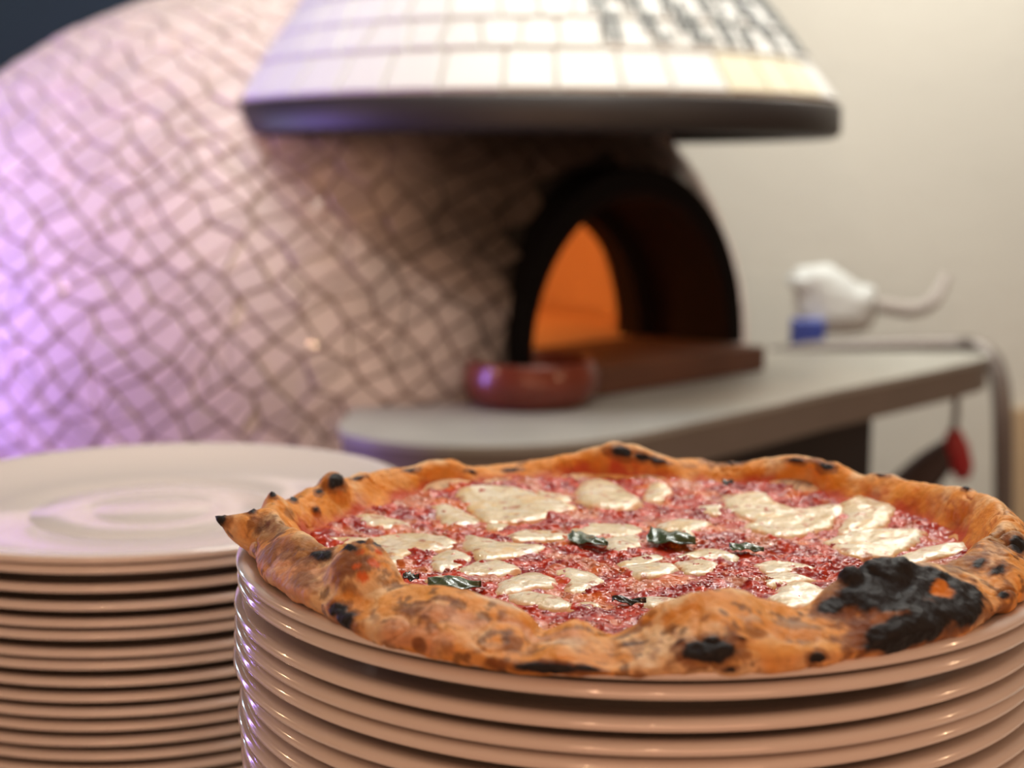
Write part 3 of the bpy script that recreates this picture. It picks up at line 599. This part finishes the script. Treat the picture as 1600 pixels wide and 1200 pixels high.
# --- mozzarella
CH = [([(676, 787), (702, 785), (752, 805), (724, 811), (693, 807)], .0016), ([(717, 765), (752, 761), (818, 764), (888, 781), (890, 789), (849, 802), (800, 807), (761, 805), (739, 794), (722, 778)], .0024), ([(840, 763), (892, 769), (885, 777), (850, 776)], .0012),
      ([(899, 765), (914, 752), (941, 750), (967, 757), (990, 770), (999, 782), (972, 790), (930, 788), (905, 778)], .0055), ([(761, 809), (794, 811), (781, 820), (761, 818)], .001), ([(792, 831), (827, 822), (882, 824), (877, 833), (812, 837)], .0014),
      ([(895, 820), (921, 813), (980, 811), (999, 817), (990, 826), (940, 829), (905, 829)], .0016), ([(943, 833), (990, 828), (1000, 840), (975, 852), (950, 845)], .001),
      ([(515, 845), (574, 838), (623, 828), (685, 830), (711, 836), (700, 848), (670, 855), (640, 856), (625, 868), (608, 880), (598, 868), (585, 856), (550, 852)], .002), ([(724, 833), (744, 832), (788, 842), (844, 846), (840, 855), (788, 862), (766, 868), (744, 864), (728, 848)], .0022),
      ([(669, 866), (696, 855), (724, 855), (731, 866), (696, 880), (674, 877)], .0018), ([(717, 879), (744, 868), (770, 866), (805, 877), (783, 885), (722, 887)], .0014), ([(669, 896), (687, 890), (722, 892), (713, 901), (678, 902)], .001),
      ([(783, 903), (805, 892), (840, 887), (866, 897), (862, 907), (816, 915), (783, 916)], .002), ([(862, 886), (888, 879), (936, 890), (934, 903), (914, 912), (888, 912), (879, 894)], .002), ([(795, 921), (833, 916), (877, 924), (890, 936), (870, 942), (835, 936), (805, 930)], .002),
      ([(885, 932), (922, 930), (934, 938), (915, 944), (892, 941)], .0016), ([(1030, 813), (1062, 805), (1102, 810), (1106, 817), (1084, 823), (1075, 832), (1058, 826), (1036, 821)], .0026), ([(1006, 764), (1019, 753), (1045, 755), (1036, 774), (1012, 775)], .0022), ([(1093, 784), (1124, 784), (1124, 795), (1106, 793)], .001),
      ([(968, 863), (1023, 858), (1034, 865), (1006, 872), (973, 874)], .0012), ([(1058, 863), (1104, 852), (1150, 863), (1148, 871), (1115, 867)], .0014), ([(971, 876), (1014, 873), (1054, 876), (1049, 887), (1006, 893), (984, 887)], .002), ([(1056, 872), (1093, 869), (1122, 876), (1102, 887), (1076, 888)], .0016), ([(997, 924), (1027, 922), (1062, 931), (1034, 937), (1006, 934)], .0014),
      ([(1130, 771), (1192, 769), (1211, 780), (1246, 788), (1300, 786), (1318, 790), (1310, 802), (1290, 815), (1250, 826), (1215, 832), (1190, 824), (1165, 815), (1180, 805), (1150, 795), (1135, 785)], .0022), ([(1312, 785), (1345, 778), (1385, 775), (1418, 786), (1395, 797), (1385, 815), (1365, 822), (1318, 827), (1314, 815), (1324, 803)], .0024),
      ([(1292, 840), (1309, 831), (1348, 824), (1386, 824), (1442, 831), (1438, 842), (1408, 853), (1386, 862), (1338, 862), (1305, 851)], .003), ([(1390, 866), (1429, 855), (1469, 851), (1512, 853), (1508, 864), (1469, 868), (1420, 876)], .0022), ([(1181, 876), (1213, 869), (1268, 878), (1257, 884), (1209, 886)], .0014),
      ([(1192, 900), (1216, 888), (1257, 893), (1268, 900), (1235, 906), (1202, 910)], .002), ([(1207, 928), (1231, 908), (1264, 907), (1290, 915), (1298, 921), (1272, 936), (1230, 942)], .0026), ([(556, 806), (580, 803), (640, 812), (610, 820), (570, 815)], .001)]
def seg_sd(P, poly):
    d = np.full(len(P), 9.); ins = np.zeros(len(P), bool); k = len(poly)
    for i in range(k):
        a_, b_ = poly[i], poly[(i + 1) % k]; ab = b_ - a_; t = np.clip(((P - a_) @ ab) / (ab @ ab), 0, 1); d = np.minimum(d, np.linalg.norm(P - a_ - t[:, None] * ab, axis=1))
        c = ((a_[1] > P[:, 1]) != (b_[1] > P[:, 1])) & (P[:, 0] < (b_[0] - a_[0]) * (P[:, 1] - a_[1]) / (b_[1] - a_[1] + 1e-12) + a_[0]); ins ^= c
    return np.where(ins, d, -d)
cream = np.array([.68, .55, .33]); creamw = np.array([.74, .65, .47]); cedge = np.array([.78, .30, .10])
for k, (pl, hgt_) in enumerate(CH):
    pw = np.array([onz(x, y, ZI + .0035)[:2] for x, y in pl])
    rad = np.hypot(*(pw - PC).T); lim = .139; pw = PC + (pw - PC) * np.minimum(1, lim / rad)[:, None]
    cc = catmull(np.vstack([pw, pw[:1]]), 5)[:-1]; lo, hi = cc.min(0) - .003, cc.max(0) + .003; s_ = .0007
    ax = np.arange(lo[0], hi[0], s_); ay = np.arange(lo[1], hi[1], s_); AX, AY = np.meshgrid(ax, ay, indexing='ij'); Pf = np.stack([AX.ravel(), AY.ravel()], 1)
    P3 = np.stack([AX, AY, 0 * AX + .3 * k], -1); sd = seg_sd(Pf, cc).reshape(AX.shape) + .0016 + .0013 * fbm(P3, 120, 3, 131)
    T = hgt_ * .55; wd = .0050 + T * 1.6; s2 = np.clip(sd / wd, -.5, 1)
    Zc = base_z(AX, AY) + -.0002 + np.where(s2 > 0, np.sqrt(np.clip(1 - (1 - s2) ** 2, 0, 1)), s2) * (T + .0018) + .0006 * fbm(P3, 100, 2, 133) * sst(0, 1, s2) + .00012 * fbm(P3, 420, 2, 137) * sst(0, .6, s2)
    ok = sd > -.0012; mf = ok[:-1, :-1] & ok[1:, :-1] & ok[1:, 1:] & ok[:-1, 1:]
    if mf.sum() < 6: continue
    idx = np.arange(AX.size).reshape(AX.shape); Fq = np.stack([idx[:-1, :-1], idx[1:, :-1], idx[1:, 1:], idx[:-1, 1:]], -1)[mf]; used = np.unique(Fq); remap = np.full(AX.size, -1); remap[used] = np.arange(len(used))
    cl = mix(np.broadcast_to(cream, P3.shape), creamw, sst(-.3, .5, fbm(P3, 90, 2, 139) + (.5 if k == 10 else 0))); cl = mix(cl, cedge, (1 - sst(.0, .38, s2 + .22 * fbm(P3, 160, 3, 141))) * .65)
    cl = mix(cl, np.array([.42, .14, .05]), sst(.50, .62, fbm(P3, 150, 3, 143)) * .85); cl = mix(cl, np.array([.75, .45, .12]), sst(.3, .6, fbm(P3, 70, 3, 145)) * .45)
    mesh('mozzarella', np.stack([AX, AY, Zc], -1).reshape(-1, 3)[used] + po, remap[Fq], M_cheese, pz, True, col=cl.reshape(-1, 3)[used])
# --- basil
def leaf(x0, y0, x1, y1, wid, name='basil_leaf', curl=.0015, dark=False, lift=.0035, seed=0):
    A = onz(x0, y0, ZI + .005); B = onz(x1, y1, ZI + .005); d = B - A; Ln = np.linalg.norm(d); d /= Ln; s = np.array([-d[1], d[0], 0]); nu, nv = 26, 15
    u, v = np.meshgrid(np.linspace(0, 1, nu), np.linspace(-1, 1, nv), indexing='ij'); prof = np.sin(np.pi * np.clip(u, 0, 1) ** .8) ** .7 * (1 - .25 * u) * wid * .5
    P = A + d * (u * Ln)[..., None] + s * (v * prof)[..., None]; P[..., 2] = base_z(P[..., 0], P[..., 1]) + lift + curl * np.cos(v * 1.5) * 1.0 + .0005 * np.sin(u * 9 + seed) + .0003 * np.sin(v * 7 + u * 20 + seed) + .0002 * np.abs(np.sin(u * 16)) * np.abs(v)
    g = np.array([.035, .065, .018]); l = np.array([.11, .17, .07]); k = np.array([.012, .013, .010]); vein = np.exp(-(v / .10) ** 2) + .5 * (np.abs(np.sin(u * 16 + np.abs(v) * 3)) < .15)
    c = mix(np.broadcast_to(k if dark else g, P.shape), l, np.clip(vein, 0, 1) * (.15 if dark else .6))
    top = P.reshape(-1, 3); bot = top - [0, 0, .0004]; Fc = grid_faces(nu, nv); n0 = nu * nv
    rim = list(range(nv)) + [i * nv + nv - 1 for i in range(1, nu)] + [(nu - 1) * nv + j for j in range(nv - 2, -1, -1)] + [i * nv for i in range(nu - 2, 0, -1)]
    sk = np.array([(rim[i], rim[(i + 1) % len(rim)], n0 + rim[(i + 1) % len(rim)], n0 + rim[i]) for i in range(len(rim))])
    return mesh(name, np.vstack([top, bot]) + po, np.vstack([Fc, Fc[:, ::-1] + n0, sk]), M_basil, pz, True, col=np.vstack([c.reshape(-1, 3)] * 2))
leaf(893, 830, 950, 844, .016, seed=1); leaf(1016, 830, 1087, 845, .019, curl=.003, seed=2); leaf(1139, 851, 1194, 856, .010, seed=3); leaf(668, 903, 752, 910, .013, curl=.002, lift=.004, seed=4)
leaf(630, 897, 655, 900, .007, dark=True, lift=.004, seed=5); leaf(956, 929, 1010, 934, .004, dark=True, lift=.0035, seed=6); leaf(1128, 760, 1146, 761, .006, dark=True, lift=.006, seed=7)
print('counts', len(tiles), cnt, NR * NT, len(V))
